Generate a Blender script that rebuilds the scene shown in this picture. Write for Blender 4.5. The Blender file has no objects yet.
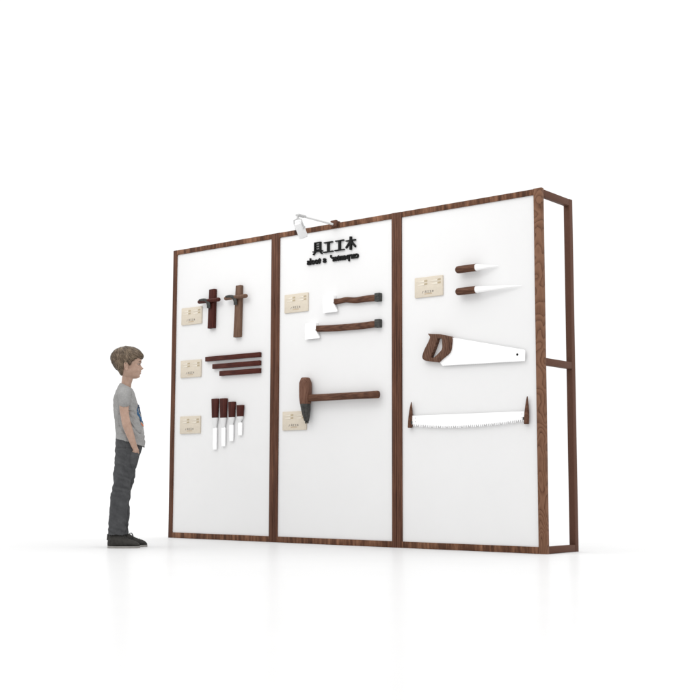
import bpy, bmesh, math, random
from mathutils import Vector, Matrix, noise
from mathutils.bvhtree import BVHTree
random.seed(7)
S = bpy.context.scene
C = S.collection
PI = math.pi

# ------------------------------------------------------------------ helpers
def smooth_mesh(me, ang=40):
    for p in me.polygons: p.use_smooth = True
    try: me.set_sharp_from_angle(angle=math.radians(ang))
    except Exception: pass

def obj(name, bm, mat, parent=None, smooth=None, fix=True):
    me = bpy.data.meshes.new(name)
    if fix: bmesh.ops.recalc_face_normals(bm, faces=bm.faces)
    bm.to_mesh(me); bm.free()
    me.materials.append(mat)
    if smooth: smooth_mesh(me, smooth)
    o = bpy.data.objects.new(name, me); C.objects.link(o)
    if parent: o.parent = parent
    return o

def thing(name, label, cat, loc=(0, 0, 0), rotz=0, group=None):
    o = bpy.data.objects.new(name, None); C.objects.link(o)
    o.empty_display_size = .1
    o.location = loc; o.rotation_euler = (0, 0, rotz)
    tag(o, label, cat, group); return o

def tag(o, label, cat, group=None):
    o['label'] = label; o['category'] = cat
    if group: o['group'] = group
    return o

def dup(root, loc, label, group=None):
    r = root.copy(); C.objects.link(r); r.location = loc
    r['label'] = label
    if group: r['group'] = group
    for ch in list(root.children):
        c = ch.copy(); C.objects.link(c); c.parent = r
        for g in ch.children:
            d = g.copy(); C.objects.link(d); d.parent = c
    return r

def box(bm, x0, x1, y0, y1, z0, z1, bev=0):
    b = bmesh.new()
    bmesh.ops.create_cube(b, size=1)
    for v in b.verts:
        v.co = Vector(((x0+x1)/2+v.co.x*(x1-x0), (y0+y1)/2+v.co.y*(y1-y0), (z0+z1)/2+v.co.z*(z1-z0)))
    if bev: bmesh.ops.bevel(b, geom=b.edges[:], offset=bev, segments=2, affect='EDGES', profile=.5)
    return merge(bm, b)

def merge(bm, b):
    me = bpy.data.meshes.new('tmp'); bmesh.ops.recalc_face_normals(b, faces=b.faces); b.to_mesh(me); b.free()
    bm.from_mesh(me); bpy.data.meshes.remove(me); return bm

def loft(bm, rings, cap=True):
    vs = [[bm.verts.new(p) for p in r] for r in rings]
    n = len(rings[0])
    for a, b in zip(vs, vs[1:]):
        for i in range(n): bm.faces.new((a[i], a[(i+1) % n], b[(i+1) % n], b[i]))
    if cap:
        bm.faces.new(vs[0][::-1]); bm.faces.new(vs[-1])
    return bm

def frame(d):
    d = d.normalized()
    up = Vector((0, 0, 1)) if abs(d.z) < .95 else Vector((1, 0, 0))
    a = d.cross(up).normalized(); return a, a.cross(d).normalized()

def tube(bm, pts, rad, n=16, flat=1.0, cap=True):
    pts = [Vector(p) for p in pts]
    if not isinstance(rad, (list, tuple)): rad = [rad]*len(pts)
    b = bmesh.new(); rings = []; a0 = None
    for i, p in enumerate(pts):
        d = pts[min(i+1, len(pts)-1)]-pts[max(i-1, 0)]
        d.normalize()
        if a0 is None: a, c = frame(d)
        else:
            a = (a0-d*a0.dot(d)).normalized(); c = a.cross(d).normalized()
        a0 = a
        rings.append([p+(a*math.cos(t)+c*math.sin(t)*flat)*rad[i] for t in [2*PI*k/n for k in range(n)]])
    loft(b, rings, cap); return merge(bm, b)

def prism(bm, outer, y0, y1, holes=(), bev=0):
    """polygon in x/z, solid from y0 (front) to y1"""
    b = bmesh.new()
    ed = []
    for loop in [outer]+list(holes):
        vs = [b.verts.new((p[0], y0, p[1])) for p in loop]
        ed += [b.edges.new((vs[i], vs[(i+1) % len(vs)])) for i in range(len(vs))]
    if holes: bmesh.ops.triangle_fill(b, edges=ed, use_beauty=True)
    else: b.faces.new([v for v in b.verts])
    r = bmesh.ops.extrude_face_region(b, geom=b.faces[:])
    for v in r['geom']:
        if isinstance(v, bmesh.types.BMVert): v.co.y = y1
    bmesh.ops.recalc_face_normals(b, faces=b.faces)
    if bev:
        e = [e for e in b.edges if e.is_manifold and e.calc_face_angle(0) > .6 and abs(e.verts[0].co.y-e.verts[1].co.y) < 1e-6 and abs(e.verts[0].co.y-y0) < 1e-6]
        bmesh.ops.bevel(b, geom=e, offset=bev, segments=2, affect='EDGES', profile=.5)
    return merge(bm, b)

def spline(pts, n, closed=False):
    """Catmull-Rom through 2-d points"""
    out = []; m = len(pts)
    for i in range(m if closed else m-1):
        P = [pts[(i+k-1) % m] if closed else pts[max(0, min(m-1, i+k-1))] for k in range(4)]
        for j in range(n):
            t = j/n
            out.append(tuple(.5*(2*P[1][c]+(P[2][c]-P[0][c])*t+(2*P[0][c]-5*P[1][c]+4*P[2][c]-P[3][c])*t*t+(-P[0][c]+3*P[1][c]-3*P[2][c]+P[3][c])*t**3) for c in range(len(pts[0]))))
    if not closed: out.append(tuple(pts[-1]))
    return out

def interp(tab, x):
    if x <= tab[0][0]: return tab[0][1]
    for (a, fa), (b, fb) in zip(tab, tab[1:]):
        if x <= b:
            t = (x-a)/(b-a); return fa+(fb-fa)*t
    return tab[-1][1]

# ------------------------------------------------------------------ materials
def new_mat(name):
    m = bpy.data.materials.new(name); m.use_nodes = True
    nt = m.node_tree; b = nt.nodes['Principled BSDF']; return m, nt, b

def ramp(nt, cols):
    r = nt.nodes.new('ShaderNodeValToRGB')
    el = r.color_ramp.elements
    while len(el) < len(cols): el.new(.5)
    for e, (p, c) in zip(el, cols): e.position = p; e.color = (*c, 1)
    return r

def coords(nt, scale, rot=(0, 0, 0), kind='Object'):
    t = nt.nodes.new('ShaderNodeTexCoord'); mp = nt.nodes.new('ShaderNodeMapping')
    mp.inputs['Scale'].default_value = scale; mp.inputs['Rotation'].default_value = rot
    nt.links.new(t.outputs[kind], mp.inputs['Vector']); return mp

def noise_n(nt, vec, scale, detail=6, rough=.6, dist=0):
    n = nt.nodes.new('ShaderNodeTexNoise')
    n.inputs['Scale'].default_value = scale; n.inputs['Detail'].default_value = detail
    n.inputs['Roughness'].default_value = rough; n.inputs['Distortion'].default_value = dist
    nt.links.new(vec.outputs[0], n.inputs['Vector']); return n

def bump(nt, b, src, strength, dist=.002):
    n = nt.nodes.new('ShaderNodeBump'); n.inputs['Strength'].default_value = strength; n.inputs['Distance'].default_value = dist
    nt.links.new(src, n.inputs['Height']); nt.links.new(n.outputs[0], b.inputs['Normal'])

def wood(name, dark, mid, light, scale=(14, 14, 1.2), rough=.55, cathedral=.5, spec=.12, rot=(0, 0, 0)):
    m, nt, b = new_mat(name)
    mp = coords(nt, scale, rot)
    n1 = noise_n(nt, mp, 2.2, 8, .62, .6)
    mp2 = coords(nt, (scale[0]*4, scale[1]*4, scale[2]*2.5), rot)
    n2 = noise_n(nt, mp2, 5, 5, .7, .2)
    w = nt.nodes.new('ShaderNodeTexWave'); w.wave_type = 'RINGS'; w.rings_direction = 'Z'
    mp3 = coords(nt, (scale[0]*.5, scale[1]*.5, scale[2]*.62), rot)
    w.inputs['Scale'].default_value = 2.4; w.inputs['Distortion'].default_value = 7; w.inputs['Detail'].default_value = 3
    w.inputs['Detail Scale'].default_value = 1.1
    nt.links.new(mp3.outputs[0], w.inputs['Vector'])
    mx = nt.nodes.new('ShaderNodeMix'); mx.data_type = 'FLOAT'; mx.inputs[0].default_value = cathedral*.6
    nt.links.new(n1.outputs[0], mx.inputs[2]); nt.links.new(w.outputs['Fac'], mx.inputs[3])
    mx2 = nt.nodes.new('ShaderNodeMix'); mx2.data_type = 'FLOAT'; mx2.inputs[0].default_value = .3
    nt.links.new(mx.outputs[0], mx2.inputs[2]); nt.links.new(n2.outputs[0], mx2.inputs[3])
    r = ramp(nt, [(.28, dark), (.47, mid), (.68, light)])
    nt.links.new(mx2.outputs[0], r.inputs[0]); nt.links.new(r.outputs[0], b.inputs['Base Color'])
    b.inputs['Roughness'].default_value = rough; b.inputs['Specular IOR Level'].default_value = spec
    bump(nt, b, n2.outputs[0], .25, .001)
    return m

def plain(name, col, rough=.5, spec=.4, metal=0, var=.06, nscale=30, bstr=0):
    m, nt, b = new_mat(name)
    mp = coords(nt, (1, 1, 1)); n = noise_n(nt, mp, nscale, 4, .6)
    r = ramp(nt, [(.3, tuple(c*(1-var) for c in col)), (.7, tuple(min(1, c*(1+var)) for c in col))])
    nt.links.new(n.outputs[0], r.inputs[0]); nt.links.new(r.outputs[0], b.inputs['Base Color'])
    b.inputs['Roughness'].default_value = rough; b.inputs['Specular IOR Level'].default_value = spec; b.inputs['Metallic'].default_value = metal
    if bstr: bump(nt, b, n.outputs[0], bstr)
    return m

WAL_D, WAL_M, WAL_L = (.011, .005, .0035), (.090, .039, .021), (.285, .142, .082)
M_post = wood('walnut_post', (.022, .0095, .0055), (.080, .034, .020), (.155, .070, .042), (16, 16, 1.1), cathedral=.35)
def cathedral_wood(name, dark, mid, light):
    m, nt, b = new_mat(name)
    mp = coords(nt, (30, 30, 2.2)); mp.inputs['Location'].default_value = (-30*3.512, 0, -.75)
    n0 = noise_n(nt, coords(nt, (3, 3, 3.2)), 1.3, 2, .5)
    ad = nt.nodes.new('ShaderNodeMix'); ad.data_type = 'VECTOR'; ad.blend_type = 'ADD' if False else 'MIX'
    va = nt.nodes.new('ShaderNodeVectorMath'); va.operation = 'MULTIPLY_ADD'
    va.inputs[1].default_value = (.8, 0, 2.6)
    nt.links.new(n0.outputs['Color'], va.inputs[0]); nt.links.new(mp.outputs[0], va.inputs[2])
    nt.nodes.remove(ad)
    w = nt.nodes.new('ShaderNodeTexWave'); w.wave_type = 'RINGS'; w.rings_direction = 'Y'; w.wave_profile = 'SAW'
    w.inputs['Scale'].default_value = 1.25; w.inputs['Distortion'].default_value = 1.0; w.inputs['Detail'].default_value = 2
    nt.links.new(va.outputs[0], w.inputs['Vector'])
    n2 = noise_n(nt, coords(nt, (60, 60, 4)), 4, 5, .7)
    mx = nt.nodes.new('ShaderNodeMix'); mx.data_type = 'FLOAT'; mx.inputs[0].default_value = .55
    nt.links.new(w.outputs['Fac'], mx.inputs[2]); nt.links.new(n2.outputs[0], mx.inputs[3])
    r = ramp(nt, [(.22, dark), (.34, mid), (.62, light), (.8, mid)])
    nt.links.new(mx.outputs[0], r.inputs[0]); nt.links.new(r.outputs[0], b.inputs['Base Color'])
    b.inputs['Roughness'].default_value = .55; b.inputs['Specular IOR Level'].default_value = .12
    bump(nt, b, n2.outputs[0], .2, .001)
    return m
M_corner = cathedral_wood('walnut_corner', (.048, .021, .012), (.135, .064, .036), (.195, .10, .060))
M_rail = wood('walnut_rail', WAL_D, WAL_M, WAL_L, (7.5, 10, 1.3), cathedral=.12, rot=(0, .45, 0))
M_brown = plain('brown_paint', (.102, .049, .033), .6, .1, var=.05, nscale=12)
M_panel = plain('white_panel', (.722, .720, .719), .6, .15, var=.008, nscale=3)
M_white = plain('white_lacquer', (.93, .93, .93), .35, .4, var=.01)
M_lamp = plain('white_lamp', (.66, .66, .66), .35, .4, var=.01)
M_steel = plain('bright_steel', (.90, .90, .90), .4, .5, var=.01)
M_joint = plain('grey_lamp_joint', (.45, .45, .45), .4, .3)
M_grey = plain('grey_metal', (.35, .35, .35), .5, .4)
M_black = plain('black_letter', (.006, .006, .006), .55, .15)
M_iron = plain('dark_iron', (.042, .042, .039), .55, .25, var=.45, nscale=60, bstr=.3)
M_red = wood('rosewood', (.012, .0025, .002), (.048, .010, .007), (.09, .022, .015), (40, 40, 3.0), rough=.42, cathedral=.1)
M_redx = wood('rosewood_bar', (.012, .003, .002), (.055, .012, .008), (.09, .026, .017), (4, 40, 40), rough=.42, cathedral=.1)
M_oak = wood('grey_brown_wood', (.05, .027, .018), (.125, .07, .047), (.2, .125, .085), (30, 30, 2.5), cathedral=.2)
M_handle = wood('tool_handle_wood', (.026, .012, .008), (.085, .038, .023), (.16, .08, .05), (3.5, 30, 30), cathedral=.25)
M_hammer = wood('hammer_wood', (.045, .02, .013), (.125, .06, .04), (.19, .1, .068), (22, 22, 4), cathedral=.25)
M_saw = wood('saw_handle_wood', (.03, .014, .01), (.095, .047, .03), (.16, .088, .06), (20, 20, 5), cathedral=.4, rot=(0, .5, 0))
M_card = plain('beige_card', (.585, .525, .435), .6, .15, var=.04, nscale=40)
M_ink = plain('card_ink', (.2, .18, .16), .6, .2)
M_tan = plain('card_tan', (.45, .34, .22), .6, .2)
M_pblade = plain('picture_blade', (.69, .64, .55), .6, .2)
M_pblade2 = plain('picture_shadow', (.50, .445, .365), .6, .2)
M_phand = plain('picture_handle', (.42, .35, .24), .6, .2)

# floor : white studio sheet, faintly glossy
M_floor = bpy.data.materials.new('studio_floor'); M_floor.use_nodes = True
nt = M_floor.node_tree; nt.nodes.clear()
out = nt.nodes.new('ShaderNodeOutputMaterial'); mix = nt.nodes.new('ShaderNodeMixShader')
df = nt.nodes.new('ShaderNodeBsdfDiffuse'); gl = nt.nodes.new('ShaderNodeBsdfGlossy')
mp = coords(nt, (1, 1, 1)); nn = noise_n(nt, mp, 2, 3, .5)
rr = ramp(nt, [(.3, (.637, .637, .637)), (.7, (.647, .647, .647))])
nt.links.new(nn.outputs[0], rr.inputs[0]); nt.links.new(rr.outputs[0], df.inputs['Color'])
gl.inputs['Color'].default_value = (.96, .96, .96, 1); gl.inputs['Roughness'].default_value = .25
mix.inputs[0].default_value = .16
nt.links.new(df.outputs[0], mix.inputs[1]); nt.links.new(gl.outputs[0], mix.inputs[2]); nt.links.new(mix.outputs[0], out.inputs[0])

# ------------------------------------------------------------------ world, light, camera
W = bpy.data.worlds.new('World'); S.world = W; W.use_nodes = True
W.node_tree.nodes['Background'].inputs[0].default_value = (1, 1, 1, 1)
wt = W.node_tree
tc = wt.nodes.new('ShaderNodeTexCoord'); sx = wt.nodes.new('ShaderNodeSeparateXYZ'); mr = wt.nodes.new('ShaderNodeMapRange')
mr.interpolation_type = 'SMOOTHSTEP'
for k, v in ((1, .25), (2, 1.0), (3, 1.04), (4, 2.1)): mr.inputs[k].default_value = v
wt.links.new(tc.outputs['Generated'], sx.inputs[0]); wt.links.new(sx.outputs['Z'], mr.inputs[0]); wt.links.new(mr.outputs[0], wt.nodes['Background'].inputs[1])
ld = bpy.data.lights.new('softbox', 'AREA'); ld.shape = 'RECTANGLE'; ld.size = 3.6; ld.size_y = .9; ld.energy = 6; ld.spread = math.radians(85); ld.color = (1, .995, .985)
lo = bpy.data.objects.new('softbox', ld); C.objects.link(lo)
lo.location = (1.5, -1.75, 3.35)
lo.rotation_euler = (Vector((1.7, 0, 2.25))-lo.location).to_track_quat('-Z', 'Y').to_euler()

cam = bpy.data.cameras.new('camera'); co = bpy.data.objects.new('camera', cam); C.objects.link(co); S.camera = co
R = Vector((.78031544, .62538172, .00234983)); U = Vector((.06700286, -.08733693, .99392297)); F = Vector((-.62178648, .775416, .11005272))
co.matrix_world = Matrix(((R.x, U.x, -F.x, 7.41623), (R.y, U.y, -F.y, -6.85791), (R.z, U.z, -F.z, .4529), (0, 0, 0, 1)))
cam.sensor_width = 36; cam.lens = 61.6587; cam.clip_end = 500; cam.clip_start = .05
S.view_settings.view_transform = 'Standard'; S.view_settings.look = 'None'; S.view_settings.exposure = 0

# ------------------------------------------------------------------ floor
bm = bmesh.new(); bmesh.ops.create_circle(bm, cap_ends=True, segments=96, radius=90)
fl = obj('floor', bm, M_floor); fl['kind'] = 'structure'

# ------------------------------------------------------------------ display wall
WW, HH, DD = 3.539, 2.4, .426
PY = .012                       # front face of the white panels
st = thing('display_wall', 'tall freestanding three-panel white display wall in a dark walnut frame', 'display wall', (0, 0, 0))
posts = [(0, .041, M_post), (1.1215, 1.1625, M_post), (1.1645, 1.2060, M_post), (2.3000, 2.3420, M_post), (2.3440, 2.3860, M_post), (3.477, 3.539, M_corner)]
for x0, x1, m in posts:
    obj('post', box(bmesh.new(), x0, x1, 0, .03, 0, HH+(.002 if x1 > 3.5 else 0), .0022), m, st, 30)
for x0, x1 in ((.041, 1.1215), (1.206, 2.300), (2.386, 3.477)):
    obj('rail', box(bmesh.new(), x0, x1, .0015, .03, HH-.040, HH-.001, .0018), M_rail, st, 30)
    obj('rail', box(bmesh.new(), x0, x1, .0015, .03, .001, .044, .0018), M_rail, st, 30)
    obj('display_panel', box(bmesh.new(), x0, x1, PY, .026, .044, HH-.040), M_panel, st)
# rear frame: posts behind every joint, side rails at three heights
for x0, x1 in ((0, .045), (1.141, 1.186), (2.320, 2.365), (WW-.045, WW)):
    obj('rear_post', box(bmesh.new(), x0, x1, DD-.045, DD, 0, HH-.004, .002), M_brown, st, 30)
    xx0, xx1 = (x0+.004, x1-.004) if x1 < 3.5 else (x0+.006, x1-.001)
    for z0, z1 in ((.002, .046), (1.222, 1.268), (2.348, 2.394)):
        obj('side_rail', box(bmesh.new(), xx0, xx1, .03, DD-.045, z0, z1, .002), M_brown, st, 30)

# ------------------------------------------------------------------ lettering
def text_bm(s, x0, x1, zbase, xh, y0, y1, bold=.02, mirror=True):
    cu = bpy.data.curves.new('t', 'FONT'); cu.body = s; cu.size = 1; cu.offset = bold; cu.resolution_u = 4
    o = bpy.data.objects.new('t', cu); C.objects.link(o)
    dg = bpy.context.evaluated_depsgraph_get()
    me = bpy.data.meshes.new_from_object(o.evaluated_get(dg))
    b = bmesh.new(); b.from_mesh(me)
    bpy.data.objects.remove(o); bpy.data.curves.remove(cu); bpy.data.meshes.remove(me)
    xs = [v.co.x for v in b.verts]; a, c = min(xs), max(xs)
    k = xh/.53
    for v in b.verts:
        t = (v.co.x-a)/(c-a)
        x = x1-(x1-x0)*t if mirror else x0+(x1-x0)*t
        v.co = Vector((x, y0, zbase+v.co.y*k))
    bmesh.ops.remove_doubles(b, verts=b.verts, dist=1e-5)
    r = bmesh.ops.extrude_face_region(b, geom=b.faces[:])
    for v in r['geom']:
        if isinstance(v, bmesh.types.BMVert): v.co.y = y1
    return b

def glyph(kind):
    """strokes of one character as polygons in a unit square"""
    q = lambda x0, x1, z0, z1: [(x0, z0), (x1, z0), (x1, z1), (x0, z1)]
    if kind == 'mu':
        return [q(.03, .97, .67, .755), q(.415, .585, 0, 1),
                [(.40, .66), (.02, .24), (.06, .14), (.41, .46)], [(.60, .66), (.60, .46), (.93, .14), (1.0, .25)]]
    if kind == 'gong':
        return [q(.06, .94, .885, .985), q(0, 1, .0, .10), q(.40, .60, .095, .89)]
    return [q(.16, .29, .30, 1), q(.71, .84, .30, 1), q(.28, .72, .925, 1), q(.28, .72, .73, .795), q(.28, .72, .535, .595),
            q(.29, .71, .345, .41), q(0, 1, .225, .305), [(.30, .226), (.08, .0), (.0, .05), (.2, .226)], [(.7, .226), (.8, .226), (1, .05), (.9, 0)]]

def glyph_bm(kind, x0, x1, z0, z1, ya, yb):
    b = bmesh.new()
    for i, poly in enumerate(glyph(kind)):
        prism(b, [(x0+(x1-x0)*p[0], z0+(z1-z0)*p[1]) for p in poly], ya-.0002*(i % 3), yb)
    return b

cs = thing('sign_lettering', 'row of four large black raised characters near the top of the middle panel', 'sign lettering', (1.76, PY, 2.177))
for k, (a, b_, c, d) in (('ju', (1.549, 1.645, 2.178, 2.275)), ('gong', (1.655, 1.750, 2.184, 2.266)), ('gong', (1.766, 1.859, 2.184, 2.265)), ('mu', (1.870, 1.969, 2.177, 2.277))):
    o = obj('character', glyph_bm(k, a, b_, c, d, PY-.016, PY-.0005), M_black, cs)
    o.matrix_parent_inverse = Matrix.Translation(cs.location).inverted()
es = thing('sign_lettering', 'line of small black mirrored latin lettering under the four large characters', 'sign lettering', (1.74, PY, 2.1))
for s, a, b_ in (("carpenter'", 1.722, 1.992), ('s', 1.650, 1.679), ('tools', 1.491, 1.628)):
    o = obj('word', text_bm(s, a, b_, 2.110, .036, PY-.014, PY-.0005, .03), M_black, es)
    o.matrix_parent_inverse = Matrix.Translation(es.location).inverted()

# ------------------------------------------------------------------ information cards
def rr_poly(w, h, r, n=5):
    p = []
    for cx, cz, a0 in ((w/2-r, h/2-r, 0), (-w/2+r, h/2-r, PI/2), (-w/2+r, -h/2+r, PI), (w/2-r, -h/2+r, 1.5*PI)):
        p += [(cx+r*math.cos(a0+PI/2*i/n), cz+r*math.sin(a0+PI/2*i/n)) for i in range(n+1)]
    return p
CARD_G = 'beige information cards on the panels'
cards = [((.230, 1.8250), 'beige information card beside the red-brown hand plane, highest on the left panel'),
         ((.231, 1.3850), 'beige information card left of the three dark red wooden bars'),
         ((.234, .9215), 'beige information card left of the four chisels'),
         ((1.3835, 1.8268), 'beige information card left of the upper short axe'),
         ((1.3730, .9215), 'beige information card partly behind the pointed tip of the hammer'),
         ((2.6240, 1.8280), 'beige information card left of the two awls')]
def make_card(x, z, label):
    t = thing('information_card', label, 'card', (x, PY, z), 0, CARD_G)
    f = -.0105
    obj('board', prism(bmesh.new(), rr_poly(.240, .143, .004), f, -.0002, bev=.0008), M_card, t, 30)
    for cx in (-.058, .056):
        pb = bmesh.new(); hb = bmesh.new(); sb = bmesh.new()
        for dz in (.042, .020):
            prism(pb, [(cx-.047, dz-.004), (cx+.02, dz+.0065), (cx+.02, dz-.0065)], f-.0006, f)
            prism(sb, [(cx-.047, dz-.005), (cx+.022, dz-.0068), (cx+.022, dz-.0105)], f-.0004, f)
            prism(hb, [(cx+.02, dz+.006), (cx+.047, dz+.009), (cx+.049, dz+.002), (cx+.047, dz-.005), (cx+.02, dz-.005)], f-.0008, f)
        p = obj('picture', pb, M_pblade, t); obj('picture_handle', hb, M_phand, p); obj('picture_shadow', sb, M_pblade2, p)
    b = bmesh.new()
    for k, x0 in (('ju', -.030), ('gong', -.0095), ('gong', .0105), ('mu', .031)):
        merge(b, glyph_bm(k, x0-.0085+.005, x0+.0085+.005, -.042, -.025, f-.0006, f))
    prism(b, [(-.056, -.044), (-.052, -.044), (-.044, -.028), (-.048, -.027)], f-.0006, f)
    obj('caption', b, M_ink, t)
    b = bmesh.new()
    x = -.034
    while x < .028:
        w = random.uniform(.004, .009); prism(b, [(x, -.0525), (x+w, -.0525), (x+w, -.0465), (x, -.0465)], f-.0005, f); x += w+.0018
    obj('small_print', b, M_tan, t)
    return t
c0 = make_card(cards[0][0][0], cards[0][0][1], cards[0][1])
for (x, z), lab in cards[1:]: dup(c0, (x, PY, z), lab, CARD_G)

# ------------------------------------------------------------------ hand planes
def hand_plane(label, cx, zt, zb, w0, w1, lean, barx, barz, wm):
    t = thing('hand_plane', label, 'hand plane', (cx, PY, zb), 0)
    h = zt-zb; D = .032
    b = bmesh.new()
    loft(b, [[(dx-w/2, -D, z), (dx+w/2, -D, z), (dx+w/2, -.0005, z), (dx-w/2, -.0005, z)] for dx, w, z in ((0, w1, 0), (lean, w0, h))])
    bmesh.ops.recalc_face_normals(b, faces=b.faces)
    bmesh.ops.bevel(b, geom=b.edges[:], offset=.003, segments=2, affect='EDGES', profile=.5)
    obj('stock', b, wm, t, 30)
    zc = barz-zb; xc = barx-cx
    b = bmesh.new()
    xs = [-.125, -.121, -.112, .112, .121, .125]; rs = [.005, .0125, .0165, .0165, .0125, .005]
    tube(b, [(xc+x, -D-.010, zc) for x in xs], rs, 16)
    obj('cross_handle', b, wm, t, 50)
    b = bmesh.new()
    path = spline([(-.082, .010), (-.045, .011), (-.008, .001), (.012, -.028), (.012, -.062)], 6)
    wid = [interp([(0, .008), (.35, .0125), (.7, .018), (1, .019)], i/(len(path)-1)) for i in range(len(path))]
    rings = []
    for i, (px, pz) in enumerate(path):
        a = path[max(i-1, 0)]; c = path[min(i+1, len(path)-1)]
        d = Vector((c[0]-a[0], c[1]-a[1])).normalized(); nx, nz = -d.y, d.x
        s = i/(len(path)-1)
        yf = -D-.030+s*.016
        r = []
        for k in range(12):
            q = 2*PI*k/12
            r.append((xc-.012+px+nx*wid[i]*math.cos(q), yf+.008*math.sin(q)*(1 if math.sin(q) > 0 else .7), zc+pz+nz*wid[i]*math.cos(q)))
        rings.append(r)
    loft(b, rings); obj('plane_iron', b, M_iron, t, 50)
    return t
hand_plane('shorter hand plane of dark red wood, next to the highest card on the left', .476, 2.021, 1.700, .062, .070, .008, .466, 1.926, M_red)
hand_plane('longer grey-brown hand plane right of the dark red one', .770, 2.023, 1.606, .056, .070, .013, .769, 1.926, M_oak)

# ------------------------------------------------------------------ three bars
BG = 'dark red wooden bars on the left panel'
for x0, z0, z1, lab in ((.414, 1.432, 1.470, 'longest of the three dark red wooden bars, topmost'), (.497, 1.366, 1.405, 'middle bar of the three dark red wooden bars'), (.578, 1.305, 1.344, 'shortest of the three dark red wooden bars, lowest')):
    b = box(bmesh.new(), -(1.019-x0)/2, (1.019-x0)/2, -.026, -.0005, -(z1-z0)/2, (z1-z0)/2, .0025)
    o = obj('wooden_bar', b, M_redx, None, 30); o.location = ((x0+1.019)/2, PY, (z0+z1)/2)
    tag(o, lab, 'wooden bar', BG)

# ------------------------------------------------------------------ chisels
def ring_rect(cx, cy, z, w, d, n=24, e=.45):
    r = []
    for k in range(n):
        t = 2*PI*k/n; c, s = math.cos(t), math.sin(t)
        r.append((cx+w/2*math.copysign(abs(c)**e, c), cy+d/2*math.copysign(abs(s)**e, s), z))
    return r
CG = 'chisels hanging in a row on the left panel'
def chisel(label, cx, wt, wb, zt, zh, wn, zn, wbl, zb, off):
    t = thing('chisel', label, 'chisel', (cx, PY, zb), 0, CG)
    cy = -.014; wt -= .009; wb -= .009; wn -= .006; wbl -= .004
    b = bmesh.new()
    loft(b, [ring_rect(0, cy, z-zb, w, d) for z, w, d in ((zh, wb*.96, .022), (zh+.002, wb, .024), ((zh+zt)/2, (wt+wb)/2, .026), (zt-.003, wt, .027), (zt, wt*.94, .024))])
    obj('handle', b, M_red, t, 40)
    b = bmesh.new()
    H = zh-zn
    loft(b, [ring_rect(0, cy, z-zb, w, d, e=e) for z, w, d, e in ((zn, wn, .016, .8), (zn+.012, wn*1.05, .018, .8), (zh-.02, wb*.93, .024, .7), (zh-.0005, wb*1.02, .026, .6))])
    f = obj('ferrule', b, M_lamp, t, 40)
    b = bmesh.new()
    loft(b, [ring_rect(off, cy, z-zb, w, d, e=e) for z, w, d, e in ((zb, wbl, .003, .25), (zb+.03, wbl, .012, .25), (zn-.012, wbl, .013, .25), (zn-.002, wbl*.96, .013, .3), (zn+.003, wn*.8, .011, .5))])
    obj('blade', b, M_steel, t, 40)
    return t
chisel('leftmost chisel with red-brown handle, longest blade of the four', .527, .085, .071, 1.124, .971, .040, .887, .045, .7155, .003)
chisel('second chisel from the left, tall red-brown handle beside the longest one', .6225, .0865, .073, 1.123, .968, .042, .888, .046, .739, .003)
chisel('third chisel from the left with a shorter red-brown handle', .7155, .082, .070, 1.092, .969, .036, .908, .046, .779, -.002)
chisel('shortest chisel with stubby red-brown handle, rightmost of the four', .808, .083, .070, 1.062, .972, .026, .9235, .045, .8225, .001)

# ------------------------------------------------------------------ axes
def axe(label, head, top, bot, cap, x0, z0):
    t = thing('axe', label, 'axe', (x0, PY, z0))
    b = bmesh.new()
    zt = max(p[1] for p in head); zb = min(p[1] for p in head)
    prism(b, [(p[0]-x0, p[1]-z0) for p in head], -.034, -.001)
    bmesh.ops.subdivide_edges(b, edges=[e for e in b.edges if abs(e.verts[0].co.y-e.verts[1].co.y) < 1e-6], cuts=2)
    for v in b.verts:
        k = (v.co.z+z0-zb)/(zt-zb); hw = .004+.0125*min(1, k*1.5)
        v.co.y = -.0175+(hw if v.co.y > -.0175 else -hw)
    obj('axe_head', b, M_steel, t, 40)
    b = bmesh.new(); n = 30; rings = []
    xs = [top[0][0]+(top[-1][0]-top[0][0])*i/n for i in range(n+1)]
    def sm(tab, x):
        s = spline(tab, 8); return interp(s, x)
    for x in xs:
        a, c = sm(top, x), sm(bot, x); cz = (a+c)/2; hz = (a-c)/2
        rings.append([(x-x0, -.0175+.0145*math.copysign(abs(math.sin(q))**.8, math.sin(q)), cz-z0+hz*math.copysign(abs(math.cos(q))**.7, math.cos(q))) for q in [2*PI*k/20 for k in range(20)]])
    loft(b, rings); obj('handle', b, M_handle, t, 50)
    b = box(bmesh.new(), cap[0]-x0, cap[1]-x0, -.037, -.0005, cap[2]-z0, cap[3]-z0, .004)
    for dz in (.35, .65):
        zz = cap[2]+(cap[3]-cap[2])*dz-z0
        box(b, cap[0]-x0+.004, cap[1]-x0-.004, -.0395, -.036, zz-.003, zz+.003, .001)
    obj('end_cap', b, M_iron, t, 40)
axe('upper axe with a short wavy wooden handle and white head on the middle panel',
    [(1.6725, 1.850), (1.7740, 1.8455), (1.7765, 1.790), (1.784, 1.762), (1.8015, 1.730), (1.796, 1.7215), (1.663, 1.7215)],
    [(1.7725, 1.8215), (1.83, 1.8195), (1.888, 1.8235), (1.970, 1.8133), (2.06, 1.8165), (2.163, 1.8165)],
    [(1.7725, 1.7745), (1.82, 1.779), (1.878, 1.7825), (1.970, 1.7695), (2.06, 1.769), (2.163, 1.767)], (2.161, 2.208, 1.762, 1.8235), 1.663, 1.7215)
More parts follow.
